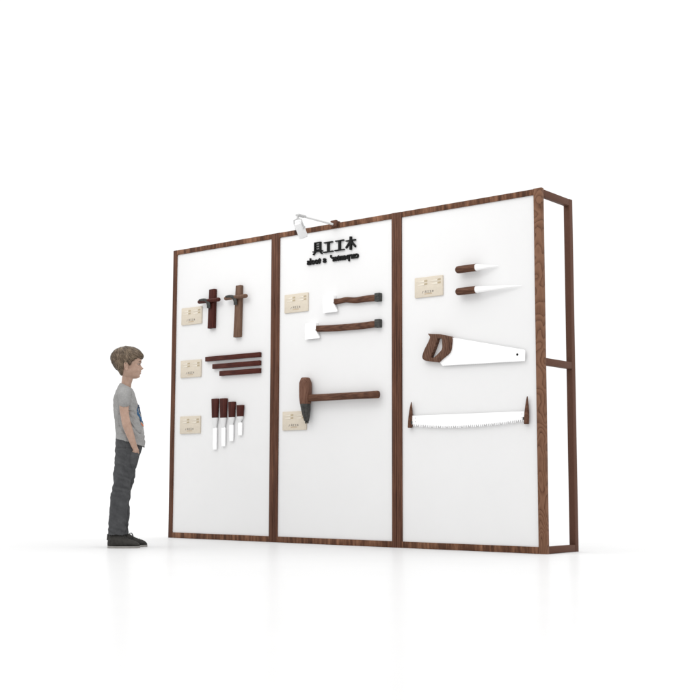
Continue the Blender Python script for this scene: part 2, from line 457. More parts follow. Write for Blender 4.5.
axe('lower axe with a long straight wooden handle and white head on the middle panel',
    [(1.4995, 1.656), (1.6005, 1.6530), (1.602, 1.600), (1.611, 1.574), (1.630, 1.543), (1.6245, 1.5345), (1.485, 1.5345)],
    [(1.5985, 1.6325), (1.75, 1.626), (1.9325, 1.6215), (2.05, 1.6215), (2.163, 1.6235)],
    [(1.5985, 1.5850), (1.75, 1.576), (1.9325, 1.5715), (2.05, 1.5715), (2.163, 1.5745)], (2.161, 2.208, 1.5705, 1.6315), 1.485, 1.5345)

# ------------------------------------------------------------------ hammer
t = thing('hammer', 'big hammer with round wooden head and dark iron point on the middle panel', 'hammer', (1.514, PY, .894))
cy = -.0455
def circ(cx, cy, z, r, n=28, e=1.0, ry=None):
    ry = ry or r
    return [(cx+r*math.copysign(abs(math.cos(q))**e, math.cos(q)), cy+ry*math.copysign(abs(math.sin(q))**e, math.sin(q)), z) for q in [2*PI*k/n for k in range(n)]]
b = bmesh.new()
loft(b, [circ(0, cy, z-.894, r, e=.75) for z, r in ((1.0405, .0365), (1.046, .0385), (1.0955, .0435), (1.15, .0445), (1.2, .0440), (1.225, .0355), (1.236, .031), (1.2405, .026))])
obj('hammer_head', b, M_hammer, t, 50)
b = bmesh.new()
loft(b, [circ(dx, cy, z-.894, r, e=.8, ry=ry) for z, r, ry, dx in ((.913, .0205, .013, .0145), (.95, .027, .024, .010), (1.0, .034, .033, .005), (1.03, .0362, .0362, .001), (1.0415, .0372, .0372, 0))])
for dx in (-.0085, .0105): tube(b, [(.0145+dx*.9, cy, .030), (.0150+dx, cy, .012), (.0155+dx, cy, .0)], [.010, .0078, .006], 10, .9)
ir = obj('iron_point', b, M_iron, t, 50)
b = bmesh.new(); tube(b, [(.014, cy-.010, .006), (.010, cy-.033, .10), (.008, cy-.036, .12)], [.004, .006, .003], 8)
obj('iron_rivet', b, M_iron, ir, 50)
b = bmesh.new()
xs = [.032, .06, .3, .5, .6, .682, .692, .696]
rs = [.0272, .0272, .0262, .0262, .0268, .0275, .0255, .019]
rings = [[(x, cy+r*.85*math.copysign(abs(math.sin(q))**.8, math.sin(q)), .1895+.0006*(1-x/.6)+r*math.copysign(abs(math.cos(q))**.8, math.cos(q))) for q in [2*PI*k/20 for k in range(20)]] for x, r in zip(xs, rs)]
loft(b, rings); obj('handle', b, M_handle, t, 50)

# ------------------------------------------------------------------ awls
AG = 'awls on the right panel'
def awl(label, x0, x1, x2, z):
    t = thing('awl', label, 'awl', (x0, PY, z), 0, AG)
    cy = -.046; x0 += .005; x1 += .006; x2 -= .020; t.location.x = x0; b = bmesh.new()
    L = x1-x0
    tube(b, [(x, cy, 0) for x in (0, .003, .010, .020, L*.6, L-.002, L)], [.010, .0175, .0235, .0257, .0257, .0255, .0245], 28)
    obj('handle', b, M_handle, t, 50)
    b = bmesh.new(); K = x2-x1
    tube(b, [(L-.004+K*s, cy+.034*s, .0005*s) for s in (0, .04, .3, .6, .9, 1)], [.0235, .0225, .0165, .0095, .003, .0006], 24)
    obj('blade', b, M_steel, t, 60)
awl('short awl with a round wooden handle, the upper one', 2.876, 3.038, 3.222, 1.9135)
awl('long awl with a round wooden handle and slim blade, the lower one', 2.876, 3.037, 3.405, 1.7605)

# ------------------------------------------------------------------ handsaw
t = thing('handsaw', 'handsaw with pistol-shaped wooden handle and white blade on the right panel', 'handsaw', (2.60, PY, 1.2555))
X0, Z0 = 2.60, 1.2555
oh = [(2.6325, 1.491), (2.668, 1.4865), (2.7365, 1.4795), (2.79, 1.466), (2.8295, 1.4515), (2.829, 1.400), (2.814, 1.3475), (2.757, 1.309), (2.722, 1.286), (2.690, 1.2895), (2.656, 1.294), (2.606, 1.304), (2.583, 1.3265), (2.5975, 1.374), (2.632, 1.428), (2.6495, 1.461), (2.646, 1.474)]
hh = [(2.7145, 1.4505), (2.737, 1.4505), (2.7505, 1.4415), (2.752, 1.41), (2.750, 1.3755), (2.721, 1.3475), (2.690, 1.325), (2.6705, 1.317), (2.6575, 1.3275), (2.675, 1.363), (2.700, 1.4155)]
oo = spline(oh, 3, True); hs = spline(hh, 3, True)
b = prism(bmesh.new(), [(x-X0, z-Z0) for x, z in oo], -.036, -.0005, [[(x-X0, z-Z0) for x, z in hs]], bev=.004)
obj('handle', b, M_saw, t, 35)
low = []
n = 44
for i in range(n):
    a = 3.400+(2.745-3.400)*i/n; z = 1.2560+(1.2635-1.2560)*i/n
    w = (3.400-2.745)/n
    low += [(a, z), (a-w*.35, z-.0055)]
bl = [(2.7235, 1.285), (2.757, 1.309), (2.814, 1.3475), (2.822, 1.38), (2.822, 1.4525), (3.3915, 1.3290), (3.399, 1.325), (3.4035, 1.3175)]+low+[(2.742, 1.2635)]
hole = [(3.344+.0075*math.cos(q), 1.2990+.0075*math.sin(q)) for q in [2*PI*k/16 for k in range(16)]]
b = prism(bmesh.new(), [(x-X0, z-Z0) for x, z in bl], -.021, -.017, [[(x-X0, z-Z0) for x, z in hole]])
bo = obj('blade', b, M_steel, t)
b = bmesh.new(); tube(b, [(3.344-X0, -.0165, 1.299-Z0), (3.344-X0, -.0215, 1.299-Z0)], .0085, 16); obj('rivet', b, M_black, bo, 40)
b = bmesh.new(); tube(b, [(3.344-X0, -.0165, 1.299-Z0), (3.344-X0, -.0005, 1.299-Z0)], .005, 12); obj('hanging_peg', b, M_black, bo, 40)

# ------------------------------------------------------------------ two-man crosscut saw
t = thing('crosscut_saw', 'long two-handled crosscut saw with toothed white blade, lowest tool on the right panel', 'saw', (2.94, PY, .82))
X0, Z0 = 2.94, .82
cur = spline([(2.4884, .8560), (2.684, .8400), (2.8905, .8345), (3.1301, .8420), (3.390, .8620)], 20)
low = []
i = 0; x = 3.386; random.seed(3)
while x > 2.500:
    z = interp(cur, x); g = i % 4
    if g == 3: low += [(x, z+.010), (x-.004, z-.0015), (x-.010, z-.0015), (x-.014, z+.010)]; x -= .0185
    else: low += [(x, z+.008), (x-.0035, z-.0085), (x-.0065, z-.0085), (x-.010, z+.008)]; x -= .0145
    i += 1
bl = [(2.481, .9225), (3.412, .9220), (3.412, .868)]+low+[(2.481, .860)]
b = prism(bmesh.new(), [(x-X0, z-Z0) for x, z in bl], -.0195, -.0155)
bo = obj('blade', b, M_steel, t)
for x in (2.512, 3.372):
    for z in (.905, .880):
        b = bmesh.new(); tube(b, [(x-X0, -.0152, z-Z0), (x-X0, -.0215, z-Z0)], .0026, 10); obj('rivet', b, M_grey, bo, 40)
for xt, xb in ((2.4775, 2.4655), (3.4135, 3.4045)):
    b = bmesh.new()
    rings = []
    for z, r in ((.838, .0155), (.843, .0165), (.88, .0168), (.915, .0158), (.96, .0115), (.99, .0075), (1.012, .004), (1.020, .0018)):
        k = (z-.838)/.182
        rings.append(circ(xb+(xt-xb)*k-X0, -.0185, z-Z0, r, 16, 1, r*1.05))
    loft(b, rings); h = obj('handle', b, M_handle, t, 50)
    sgn = 1 if xt < 3 else -1
    b = box(bmesh.new(), xb+sgn*.010-X0 if sgn > 0 else xb-.022-X0, xb+.022-X0 if sgn > 0 else xb-.010-X0, -.030, -.010, .866-Z0, .884-Z0, .002)
    obj('clamp', b, M_iron, h, 40)

# ------------------------------------------------------------------ spot lamp
t = thing('spot_lamp', 'white spotlight on a thin arm clamped over the top edge of the middle panel', 'lamp', (1.768, 0, HH))
b = box(bmesh.new(), -.028, .028, -.020, -.0004, -.030, .018, .002)
obj('clamp_plate', box(bmesh.new(), -.026, .026, .0002, .034, .0012, .014, .002), M_brown, t, 30)
obj('clamp_bracket', b, M_brown, t, 30)
ar = bmesh.new(); tube(ar, [(0, -.026, -.013), (0, -.36, -.013)], .0085, 12); obj('arm', ar, M_lamp, t, 50)
b = box(bmesh.new(), -.016, .016, -.432, -.345, -.021, -.006, .003)
tube(b, [(0, -.425, -.02), (0, -.425, -.042)], .008, 12)
obj('pivot', b, M_joint, t, 40)
p0, p1 = Vector((0, -.417, -.072)), Vector((0, -.358, -.168)); d = (p1-p0).normalized()
b = bmesh.new()
tube(b, [p0-d*.004, p0, p0+d*.006, p1-d*.004, p1, p1-d*.012], [.026, .0315, .0335, .0335, .0325, .028], 32)
hd = obj('lamp_head', b, M_lamp, t, 40)
b = bmesh.new()
pc = (p0+p1)/2-d*.018
for s in (-1, 1):
    tube(b, [Vector((s*.012, -.425, -.044)), Vector((s*.037, -.425, -.05)), Vector((s*.0378, -.42, -.075)), Vector((s*.0378, pc.y, pc.z))], [.0045, .0045, .0045, .0055], 8)
    tube(b, [Vector((s*.030, pc.y, pc.z)), Vector((s*.042, pc.y, pc.z))], .009, 12)
tube(b, [(-.014, -.425, -.043), (.014, -.425, -.043)], .0055, 8)
obj('yoke', b, M_joint, t, 50)

#BOY
# ------------------------------------------------------------------ the boy
def skin_mat():
    m, nt, b = new_mat('skin')
    mp = coords(nt, (1, 1, 1)); n = noise_n(nt, mp, 38, 5, .6)
    r = ramp(nt, [(.3, (.345, .222, .165)), (.7, (.44, .30, .232))])
    nt.links.new(n.outputs[0], r.inputs[0]); nt.links.new(r.outputs[0], b.inputs['Base Color'])
    b.inputs['Roughness'].default_value = .55; b.inputs['Specular IOR Level'].default_value = .3
    b.inputs['Subsurface Weight'].default_value = .12; b.inputs['Subsurface Radius'].default_value = (.6, .25, .15); b.inputs['Subsurface Scale'].default_value = .008
    return m
def hair_mat():
    m, nt, b = new_mat('hair')
    at = nt.nodes.new('ShaderNodeAttribute'); at.attribute_name = 'tone'
    r = ramp(nt, [(0, (.045, .030, .019)), (.45, (.115, .080, .052)), (1, (.28, .21, .142))])
    nt.links.new(at.outputs['Fac'], r.inputs[0]); nt.links.new(r.outputs[0], b.inputs['Base Color'])
    b.inputs['Roughness'].default_value = .5; b.inputs['Specular IOR Level'].default_value = .3
    return m
def shirt_mat():
    m, nt, b = new_mat('grey_jersey')
    mp = coords(nt, (1, 1, 1)); n = noise_n(nt, mp, 220, 3, .7); n2 = noise_n(nt, mp, 14, 4, .6)
    mx = nt.nodes.new('ShaderNodeMix'); mx.data_type = 'FLOAT'; mx.inputs[0].default_value = .4
    nt.links.new(n.outputs[0], mx.inputs[2]); nt.links.new(n2.outputs[0], mx.inputs[3])
    r = ramp(nt, [(.35, (.22, .217, .212)), (.65, (.335, .331, .326))])
    nt.links.new(mx.outputs[0], r.inputs[0]); nt.links.new(r.outputs[0], b.inputs['Base Color'])
    b.inputs['Roughness'].default_value = .9; b.inputs['Specular IOR Level'].default_value = .15
    bump(nt, b, n.outputs[0], .2, .001)
    return m
def jeans_mat():
    m, nt, b = new_mat('grey_denim')
    mp = coords(nt, (1, 1, 1)); n = noise_n(nt, mp, 260, 3, .7); n2 = noise_n(nt, mp, 11, 5, .65)
    mx = nt.nodes.new('ShaderNodeMix'); mx.data_type = 'FLOAT'; mx.inputs[0].default_value = .6
    nt.links.new(n.outputs[0], mx.inputs[2]); nt.links.new(n2.outputs[0], mx.inputs[3])
    r = ramp(nt, [(.35, (.038, .039, .041)), (.65, (.070, .071, .074))])
    ge = nt.nodes.new('ShaderNodeNewGeometry'); wear_shade = ramp(nt, [(.46, (.75, .75, .75)), (.54, (1.3, 1.3, 1.3))])  # ridges worn paler; creases darkened, so fold shade is painted into the denim colour
    nt.links.new(ge.outputs['Pointiness'], wear_shade.inputs[0])
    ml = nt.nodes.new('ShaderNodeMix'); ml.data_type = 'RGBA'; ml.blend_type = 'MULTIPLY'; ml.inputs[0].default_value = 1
    nt.links.new(mx.outputs[0], r.inputs[0]); nt.links.new(r.outputs[0], ml.inputs[6]); nt.links.new(wear_shade.outputs[0], ml.inputs[7]); nt.links.new(ml.outputs[2], b.inputs['Base Color'])
    b.inputs['Roughness'].default_value = .85; b.inputs['Specular IOR Level'].default_value = .2
    bump(nt, b, n.outputs[0], .2, .001)
    return m
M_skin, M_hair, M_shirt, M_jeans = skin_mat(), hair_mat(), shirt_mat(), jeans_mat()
M_lip = plain('lip', (.33, .15, .12), .5, .3)
M_brow = plain('brow_hair', (.10, .07, .05), .7, .2)
M_eye = plain('eye_white', (.42, .40, .37), .25, .4)
M_iris = plain('eye_iris', (.035, .035, .04), .15, .5)
M_shoe = plain('dark_suede', (.036, .034, .031), .8, .2, var=.3, nscale=40, bstr=.2)
M_sole = plain('grey_rubber', (.27, .26, .245), .7, .2, var=.1)
M_lace = plain('shoe_lace', (.035, .035, .034), .8, .2)
M_blue = plain('print_blue', (.035, .10, .20), .8, .1, var=.4, nscale=120)
M_navy = plain('print_navy', (.02, .04, .085), .8, .1, var=.4, nscale=120)
M_orange = plain('print_orange', (.55, .16, .07), .8, .1, var=.2, nscale=120)

def remesh(bm, voxel, it=4):
    bmesh.ops.recalc_face_normals(bm, faces=bm.faces)
    me = bpy.data.meshes.new('r'); bm.to_mesh(me); bm.free()
    o = bpy.data.objects.new('r', me); C.objects.link(o)
    md = o.modifiers.new('v', 'REMESH'); md.mode = 'VOXEL'; md.voxel_size = voxel; md.adaptivity = 0
    if it:
        sm = o.modifiers.new('s', 'SMOOTH'); sm.iterations = it; sm.factor = .5
    dg = bpy.context.evaluated_depsgraph_get()
    m2 = bpy.data.meshes.new_from_object(o.evaluated_get(dg))
    bpy.data.objects.remove(o); bpy.data.meshes.remove(me)
    b = bmesh.new(); b.from_mesh(m2); bpy.data.meshes.remove(m2); b.normal_update()
    return b

def add_loft(bm, rings):
    b = bmesh.new(); loft(b, rings); return merge(bm, b)

def gauss(v, c, s): return math.exp(-((v-c)/s)**2)

# ---- head profile (x forward, z up, metres)
ZF = [(1.184, .058), (1.188, .071), (1.194, .079), (1.202, .0815), (1.209, .0820), (1.216, .0865), (1.2205, .0885), (1.2255, .0862), (1.230, .0898), (1.235, .0905), (1.242, .0885), (1.250, .0885),
      (1.262, .0870), (1.275, .0855), (1.284, .0845), (1.292, .0885), (1.300, .0915), (1.315, .0930), (1.335, .0915), (1.355, .0840), (1.372, .0700), (1.385, .0500), (1.394, .0270), (1.398, .0020)]
ZB = [(1.184, .010), (1.190, -.022), (1.205, -.036), (1.220, -.046), (1.24, -.060), (1.265, -.079), (1.290, -.096), (1.315, -.106), (1.335, -.1085), (1.352, -.104), (1.370, -.090), (1.385, -.068), (1.394, -.045), (1.398, -.025)]
ZW = [(1.184, .020), (1.188, .029), (1.194, .038), (1.205, .048), (1.220, .056), (1.240, .0625), (1.265, .0675), (1.290, .0715), (1.315, .0735), (1.335, .0725), (1.355, .0665), (1.372, .055), (1.385, .040), (1.394, .024), (1.398, .012)]
def head_pt(th, z, off=0.0):
    xf, xb, w = interp(ZF, z), interp(ZB, z), interp(ZW, z)
    xc = max(xb+.004, min(-.012, xf-.01))
    c, s = math.cos(th), math.sin(th)
    a = (xf-xc) if c > 0 else (xc-xb)
    e = .88 if c > 0 else .95
    x = xc+(a+off)*math.copysign(abs(c)**e, c); y = (w+off)*math.copysign(abs(s)**.92, s)
    if c > 0 and off == 0:
        ay = abs(y)
        x += .0175*gauss(z, 1.2555, .0085)*gauss(y, 0, .0105) + .009*gauss(z, 1.268, .012)*gauss(y, 0, .0085)
        x += .006*gauss(z, 1.2505, .005)*gauss(ay, .010, .005)          # wings of the nose
        x -= .0085*gauss(z, 1.2835, .0085)*gauss(ay, .030, .013)         # eye sockets
        x += .0028*gauss(z, 1.298, .006)*gauss(ay, .028, .016)           # brow ridge
        x += .003*gauss(z, 1.2335, .003)*gauss(y, 0, .014)+.0035*gauss(z, 1.2195, .0035)*gauss(y, 0, .013)
        x -= .0022*gauss(z, 1.2262, .0022)*gauss(y, 0, .018)             # mouth line
        x += .004*gauss(z, 1.197, .007)*gauss(y, 0, .014)
    if off == 0:
        y += math.copysign(1, s)*(.003*gauss(z, 1.245, .02)*gauss(x, .045, .025))*min(1, abs(s)*3)
    return (x, y, z)
NZ, NT = 84, 96
bm = bmesh.new()
zs = [1.184+(1.398-1.184)*i/NZ for i in range(NZ+1)]
add_loft(bm, [[head_pt(2*PI*k/NT, z) for k in range(NT)] for z in zs])
# neck
def ell(cx, cy, cz, a, bw, tilt=0, n=28):
    return [(cx+a*math.cos(q), cy+bw*math.sin(q), cz-a*math.cos(q)*tilt) for q in [2*PI*k/n for k in range(n)]]
add_loft(bm, [ell(-.024, 0, 1.02, .05, .06), ell(-.020, 0, 1.09, .046, .058, .25), ell(-.012, 0, 1.125, .036, .038, .3), ell(-.0085, 0, 1.155, .034, .035, .3), ell(-.002, 0, 1.19, .037, .036, .3), ell(.0, 0, 1.215, .040, .037, .2)])
# torso, pelvis and legs, hidden in the clothes
add_loft(bm, [ell(.02, 0, .62, .06, .09), ell(.025, 0, .72, .075, .105), ell(.018, 0, .82, .075, .105), ell(.004, 0, .93, .075, .115), ell(-.008, 0, 1.02, .068, .115), ell(-.016, 0, 1.075, .055, .11), ell(-.02, 0, 1.11, .03, .05)])
LEG = {-1: [(.68, .012, .046), (.60, -.006, .044), (.50, -.014, .040), (.38, -.028, .040), (.30, -.045, .040), (.2, -.052, .034), (.10, -.058, .018), (.05, -.055, .016)],
       1: [(.68, .018, .046), (.60, .012, .044), (.50, .0, .040), (.38, -.01, .040), (.30, -.020, .040), (.2, -.022, .034), (.10, -.024, .018), (.05, -.02, .016)]}
for s in (-1, 1):
    add_loft(bm, [ell(x, s*.072, z, r, r) for z, x, r in LEG[s]])
# arms and hands
for s in (-1, 1):
    AP = [(-.020, .100, 1.065), (-.022, .128, 1.05), (-.021, .142, 1.0), (-.020, .150, .95), (-.012, .156, .90), (-.004, .159, .862), (.010, .158, .82), (.030, .152, .765), (.050, .145, .712), (.066, .139, .676), (.069, .132, .665)]
    AR = [.040, .039, .034, .0315, .0295, .0305, .0295, .0255, .0205, .0180, .0185]
    sp = spline([(*p, r) for p, r in zip(AP, AR)], 5)
    tube(bm, [(p[0], s*p[1], p[2]) for p in sp], [p[3] for p in sp], 20, .92)
    # palm
    tube(bm, [(.066, s*.139, .682), (.066, s*.128, .662), (.056, s*.106, .634), (.043, s*.098, .612), (.040, s*.096, .605)], [.0185, .024, .0285, .027, .018], 18, .5)
    # four fingers, slightly curled
    for k, (dx, L) in enumerate(((.023, .052), (.008, .060), (-.007, .056), (-.021, .045))):
        r = .0072-.0004*abs(k-1)
        a = Vector((.038+dx*.9, s*.097, .612))
        b1 = a+Vector((-.004, -s*.002, -.42*L)); c1 = b1+Vector((.002, -s*.009, -.33*L)); d1 = c1+Vector((-.003, -s*.010, -.22*L))
        tube(bm, [a+Vector((0, 0, .012)), a, b1, c1, d1], [r, r*1.08, r, r*.92, r*.65], 10)
    # thumb leaves the side of the palm near its base
    tube(bm, [(.070, s*.128, .668), (.070, s*.116, .654), (.067, s*.102, .638), (.064, s*.092, .622), (.060, s*.088, .614)], [.011, .0105, .0092, .0082, .0055], 12)
# ears : bowl, curled rim, lobe
for s in (-1, 1):
    def ep(u, v, o): return (-.0125+u, s*(.0715+.0045+o-.42*u), 1.2625+v)
    rim = spline([(.0085, .004), (.0095, .014), (.004, .0255), (-.006, .028), (-.0135, .020), (-.0145, .006), (-.011, -.010), (-.004, -.021), (.0035, -.027), (.0075, -.022), (.008, -.012)], 4)
    tube(bm, [ep(u, v, .004) for u, v in rim], [.0028+.0012*math.sin(PI*i/(len(rim)-1)) for i in range(len(rim))], 10)
    tube(bm, [ep(.003, -.021, .003), ep(.004, -.027, .003)], [.0052, .004], 10)
    tube(bm, [ep(-.002, .022, -.003), ep(-.002, .016, -.004), ep(-.003, 0, -.006), ep(.002, -.016, -.003)], [.007, .011, .012, .008], 12, .6)
    tube(bm, [ep(.0095, .003, .002), ep(.0085, -.004, .0035), ep(.008, -.009, .001)], [.003, .0036, .003], 8)
    tube(bm, [ep(-.006, .016, .001), ep(-.0075, .004, .001), ep(-.003, -.010, .0)], [.0032, .0036, .003], 8)
body = remesh(bm, .0026, 2)
boy = thing('person', 'boy in grey t-shirt and dark jeans standing hands in pockets, looking at the wall', 'person', (0, 0, 0))
G0 = Vector((.889669, -1.235119, 0)); boy.location = G0; boy.rotation_euler = (0, 0, math.atan2(.75761398, .65270288))
body_o = obj('body', body, M_skin, boy, 180, fix=False)

# eyes
for s in (-1, 1):
    e = Vector((.0690, s*.0290, 1.2840))
    b = bmesh.new(); bmesh.ops.create_uvsphere(b, u_segments=20, v_segments=14, radius=.0105)
    for v in b.verts: v.co += e
    eo = obj('eye', b, M_eye, boy, 180)
    b = bmesh.new(); bmesh.ops.create_uvsphere(b, u_segments=16, v_segments=12, radius=.0062)
    for v in b.verts: v.co = Vector((v.co.x*.5, v.co.y, v.co.z))+e+Vector((.0083, s*.001, -.0005))
    obj('iris', b, M_iris, eo, 180)
    b = bmesh.new(); bmesh.ops.create_uvsphere(b, u_segments=28, v_segments=24, radius=.0118)
    bmesh.ops.rotate(b, verts=b.verts, cent=(0, 0, 0), matrix=Matrix.Rotation(PI/2, 3, 'X'))
    dl = [f for f in b.faces if f.calc_center_median().x > -.002 and -.0042 < f.calc_center_median().z < .0030]
    bmesh.ops.delete(b, geom=dl, context='FACES')
    for v in b.verts: v.co = Vector((v.co.x, v.co.y*1.25, v.co.z*.95))+e+Vector((-.0004, 0, 0))
    obj('eyelid', b, M_skin, boy, 180)
    b = bmesh.new()
    arc = [(e.x+.0125*math.cos(t), e.y+.0152*math.sin(t), e.z+.0034-.0030*abs(math.sin(t))**2) for t in [-1.0+2.0*k/12 for k in range(13)]]
    tube(b, arc, [.0008+.0016*math.sin(PI*k/12) for k in range(13)], 8)
    obj('eyelashes', b, M_brow, eo, 180)
    b = bmesh.new()
    pts = []
    for k in range(13):
        q = k/12; th = s*(.18+.50*q); z = 1.2985+.004*math.sin(PI*q*.8)
        p = Vector(head_pt(th, z)); pts.append(p)
    tube(b, pts, [.0012+.0017*math.sin(PI*(k+1)/14) for k in range(13)], 8)
    obj('eyebrow', b, M_brow, boy, 180)
# lips
b = bmesh.new()
for z, w, r in ((1.2312, .017, .0030), (1.2212, .015, .0034)):
    pts = [Vector(head_pt(t, z-(.002*abs(t/.22)**2 if z > 1.225 else -.003*abs(t/.22)**2))) for t in [-.21+.42*k/12 for k in range(13)]]
    tube(b, [p+Vector((-.0016, 0, 0)) for p in pts], [.0005+r*.62*math.sin(PI*(k+.5)/13) for k in range(13)], 8)
obj('lips', remesh(b, .0009, 2), M_lip, boy, 180, fix=False)

# ---- hair : clumpy shell plus strands combed from the crown
HZ = [(-.13, 1.20), (-.050, 1.192), (-.040, 1.200), (-.030, 1.248), (-.022, 1.283), (-.005, 1.290), (.006, 1.268), (.014, 1.270), (.022, 1.293), (.045, 1.314), (.065, 1.324), (.078, 1.322), (.11, 1.322)]
crown = Vector((-.052, 0, 1.392))
def hair_t(x, y, z):
    lim = interp(HZ, x)+.006*noise.noise(Vector((x*90, y*90, 3)))
    d = z-lim
    if d < 0: return -.006
    k = min(1, d/.016)
    top = .0125 if z > 1.34 else .0125+.001
    if x > .05: top = .0135
    if z < 1.25: top = .007
    n = noise.noise(Vector((x*34, y*60, z*34)))*.0035+noise.noise(Vector((x*90, y*140, z*70)))*.0018
    return .0012+top*k**.6+n*k
hb = bmesh.new()
NZ2, NT2 = 100, 160
zs = [1.186+(1.3985-1.186)*(1-(1-i/NZ2)**1.35) for i in range(NZ2+1)]
grid = []
cen = Vector((-.012, 0, 1.30))
for z in zs:
    row = []
    for k in range(NT2):
        th = 2*PI*k/NT2
        p = Vector(head_pt(th, min(z, 1.398)))
        if abs(math.sin(th)) < .5 and p.x > .05: p = Vector(head_pt(th, min(z, 1.398), .0001))
        n = (p-cen); n.z = n.z*1.0 if z > 1.30 else n.z*.35
        n.normalize()
        row.append(p+n*hair_t(*p))
    grid.append(row)
loft(hb, grid)
hb.normal_update()
bmesh.ops.recalc_face_normals(hb, faces=hb.faces)
bvh = BVHTree.FromBMesh(hb)
sb = bmesh.new(); tones = []
rnd = random.Random(11)
cands = []
while len(cands) < 3600:
    z = rnd.uniform(1.2, 1.405); th = rnd.uniform(0, 2*PI)
    if z > 1.392: continue
    p = Vector(head_pt(th, z))
    if z < interp(HZ, p.x)+.004: continue
    cands.append(p)
for _ in range(260):
    q = rnd.uniform(0, 2*PI); r = rnd.uniform(0, .045)
    cands.append(Vector((-.02+r*1.3*math.cos(q), r*math.sin(q), 1.40)))
for p in cands:
    loc, nor, _i, _d = bvh.find_nearest(p+(p-cen).normalized()*.012)
    if loc is None: continue
    P = loc.copy(); L = rnd.uniform(.022, .05); m = 5
    wv = rnd.uniform(.0010, .0024); lift = rnd.uniform(.0, .0035)
    ang = rnd.gauss(0, .22)
    pts = []
    ok = True
    for k in range(m+1):
        loc, nor, _i, _d = bvh.find_nearest(P)
        out = (P-crown)
        if out.length < .004: out = Vector((.3, .6*math.copysign(1, P.y), 0))
        flow = out.normalized()*.9
        if P.x > 0: flow += Vector((.5, -.30, -.15))          # fringe swept to the boy's right
        if P.x < -.03: flow += Vector((.12, 0, -.8))
        t = flow-nor*flow.dot(nor)
        if t.length < 1e-4: ok = False; break
        t.normalize(); t = Matrix.Rotation(ang, 3, nor) @ t
        side = nor.cross(t).normalized()
        q = k/m
        pts.append((loc+nor*(.0006+lift*math.sin(PI*min(1, q*.9+.05))), side, wv*(1-.85*q**2)))
        P = loc+t*(L/m)
        if P.z < interp(HZ, P.x)-.010: break
    if len(pts) < 3: continue
    tn = rnd.gauss(.46, .17)+.45*noise.noise(P*28)
    for k in range(len(pts)): tones += [tn+.10*k/len(pts)]*2
    vs = [(sb.verts.new(c-s_*w), sb.verts.new(c+s_*w)) for c, s_, w in pts]
    for (a, b_), (c, d) in zip(vs, vs[1:]): sb.faces.new((a, b_, d, c))
bmesh.ops.delete(hb, geom=[f for f in hb.faces if all(Vector(v.co).z < interp(HZ, v.co.x)-.012 for v in f.verts)], context='FACES')
me = bpy.data.meshes.new('tmp'); sb.to_mesh(me); nshell = len(hb.verts); hb.from_mesh(me); bpy.data.meshes.remove(me)
ho = obj('hair', hb, M_hair, boy, 60, fix=False)
ca = ho.data.attributes.new('tone', 'FLOAT', 'POINT')
vals = [.30+.35*noise.noise(v.co*70) for v in ho.data.vertices[:nshell]]+tones
for k, v in enumerate(vals): ca.data[k].value = max(0, min(1, v))

# ---- t-shirt
def torso_ring(xb, zb, xf, zf, w, n=56, e=.86, yo=0):
    r = []
    for k in range(n):
        q = 2*PI*k/n; c, s = math.cos(q), math.sin(q)
        f = .5+.5*math.copysign(abs(c)**e, c)
        r.append((xb+(xf-xb)*f, yo+w*math.copysign(abs(s)**e, s), zb+(zf-zb)*f))
    return r
bm = bmesh.new()
add_loft(bm, [torso_ring(a[0], a[1], a[2], a[3], a[4]*(.93 if a[1] > .9 and a[1] < 1.11 else 1)) for a in ((-.060, .790, .112, .745, .118), (-.066, .765, .120, .710, .124), (-.0725, .752, .128, .693, .131), (-.0745, .757, .1315, .700, .134), (-.0745, .79, .1300, .745, .131), (-.078, .82, .1225, .81, .128),
    (-.084, .88, .110, .87, .127), (-.0925, .94, .0965, .93, .130), (-.0985, 1.0, .081, .985, .134), (-.0965, 1.035, .071, 1.015, .138), (-.090, 1.07, .060, 1.046, .138), (-.079, 1.10, .051, 1.072, .122), (-.068, 1.125, .0435, 1.092, .095), (-.0585, 1.143, .038, 1.104, .066), (-.052, 1.1525, .0345, 1.1105, .049), (-.048, 1.150, .030, 1.108, .044))])
for s in (-1, 1):
    sp = spline([(-.016, s*.070, 1.088, .044), (-.018, s*.106, 1.070, .049), (-.021, s*.131, 1.043, .045), (-.021, s*.144, 1.012, .0400), (-.0205, s*.150, .992, .0372), (-.0205, s*.1505, .988, .0355), (-.0205, s*.150, .996, .0335)], 4)
    tube(bm, [p[:3] for p in sp], [p[3] for p in sp], 24, .95)
sh = remesh(bm, .0036, 4)
def fold(v, f):
    return noise.noise(v*f)
for v in sh.verts:
    p = v.co; n = v.normal
    if p.z > 1.10: continue
    amp = .0065 if p.z > .8 else .0085
    # folds that run from the armpit down to the belly, and bunching at the hem
    u = Vector((p.x*.8+p.z*.55, p.y, p.z*.25-p.x*.3))
    d = fold(u+Vector((0, 0, 5)), 26)*amp+fold(u, 55)*amp*.45
    for fq, am in ((15, .0085), (30, .004)):
        q = Vector((p.x*1.0+p.z*.62, p.y*.7, p.z*.22-p.x*.25)); nn_ = noise.noise(q*fq+Vector((7, 0, 1)))
        d -= am*max(0, 1-abs(nn_)*4.5)**1.5*min(1, max(0, (1.06-p.z)/.08))
    d += .0035*gauss(p.z, .775, .02)*math.sin(p.x*60+p.y*38+p.z*50)
    d -= .014*gauss(p.x, -.062+(1.03-p.z)*.2, .007)*gauss(p.z, 1.00, .04)*gauss(abs(p.y), .100, .020)
    if (abs(p.y) > .108 and p.z > .95) or p.z > 1.05: d = max(-.0012, min(.004, d))
    if p.z < .79: d = max(-.004, min(.004, d))*(.3 if p.x < 0 else 1)
    if p.x < -.06: d *= .55
    v.co = p+n*d
shirt = obj('t_shirt', sh, M_shirt, boy, 180, fix=False)
shirt['label'] = 'grey short-sleeved t-shirt with a blue and orange print'
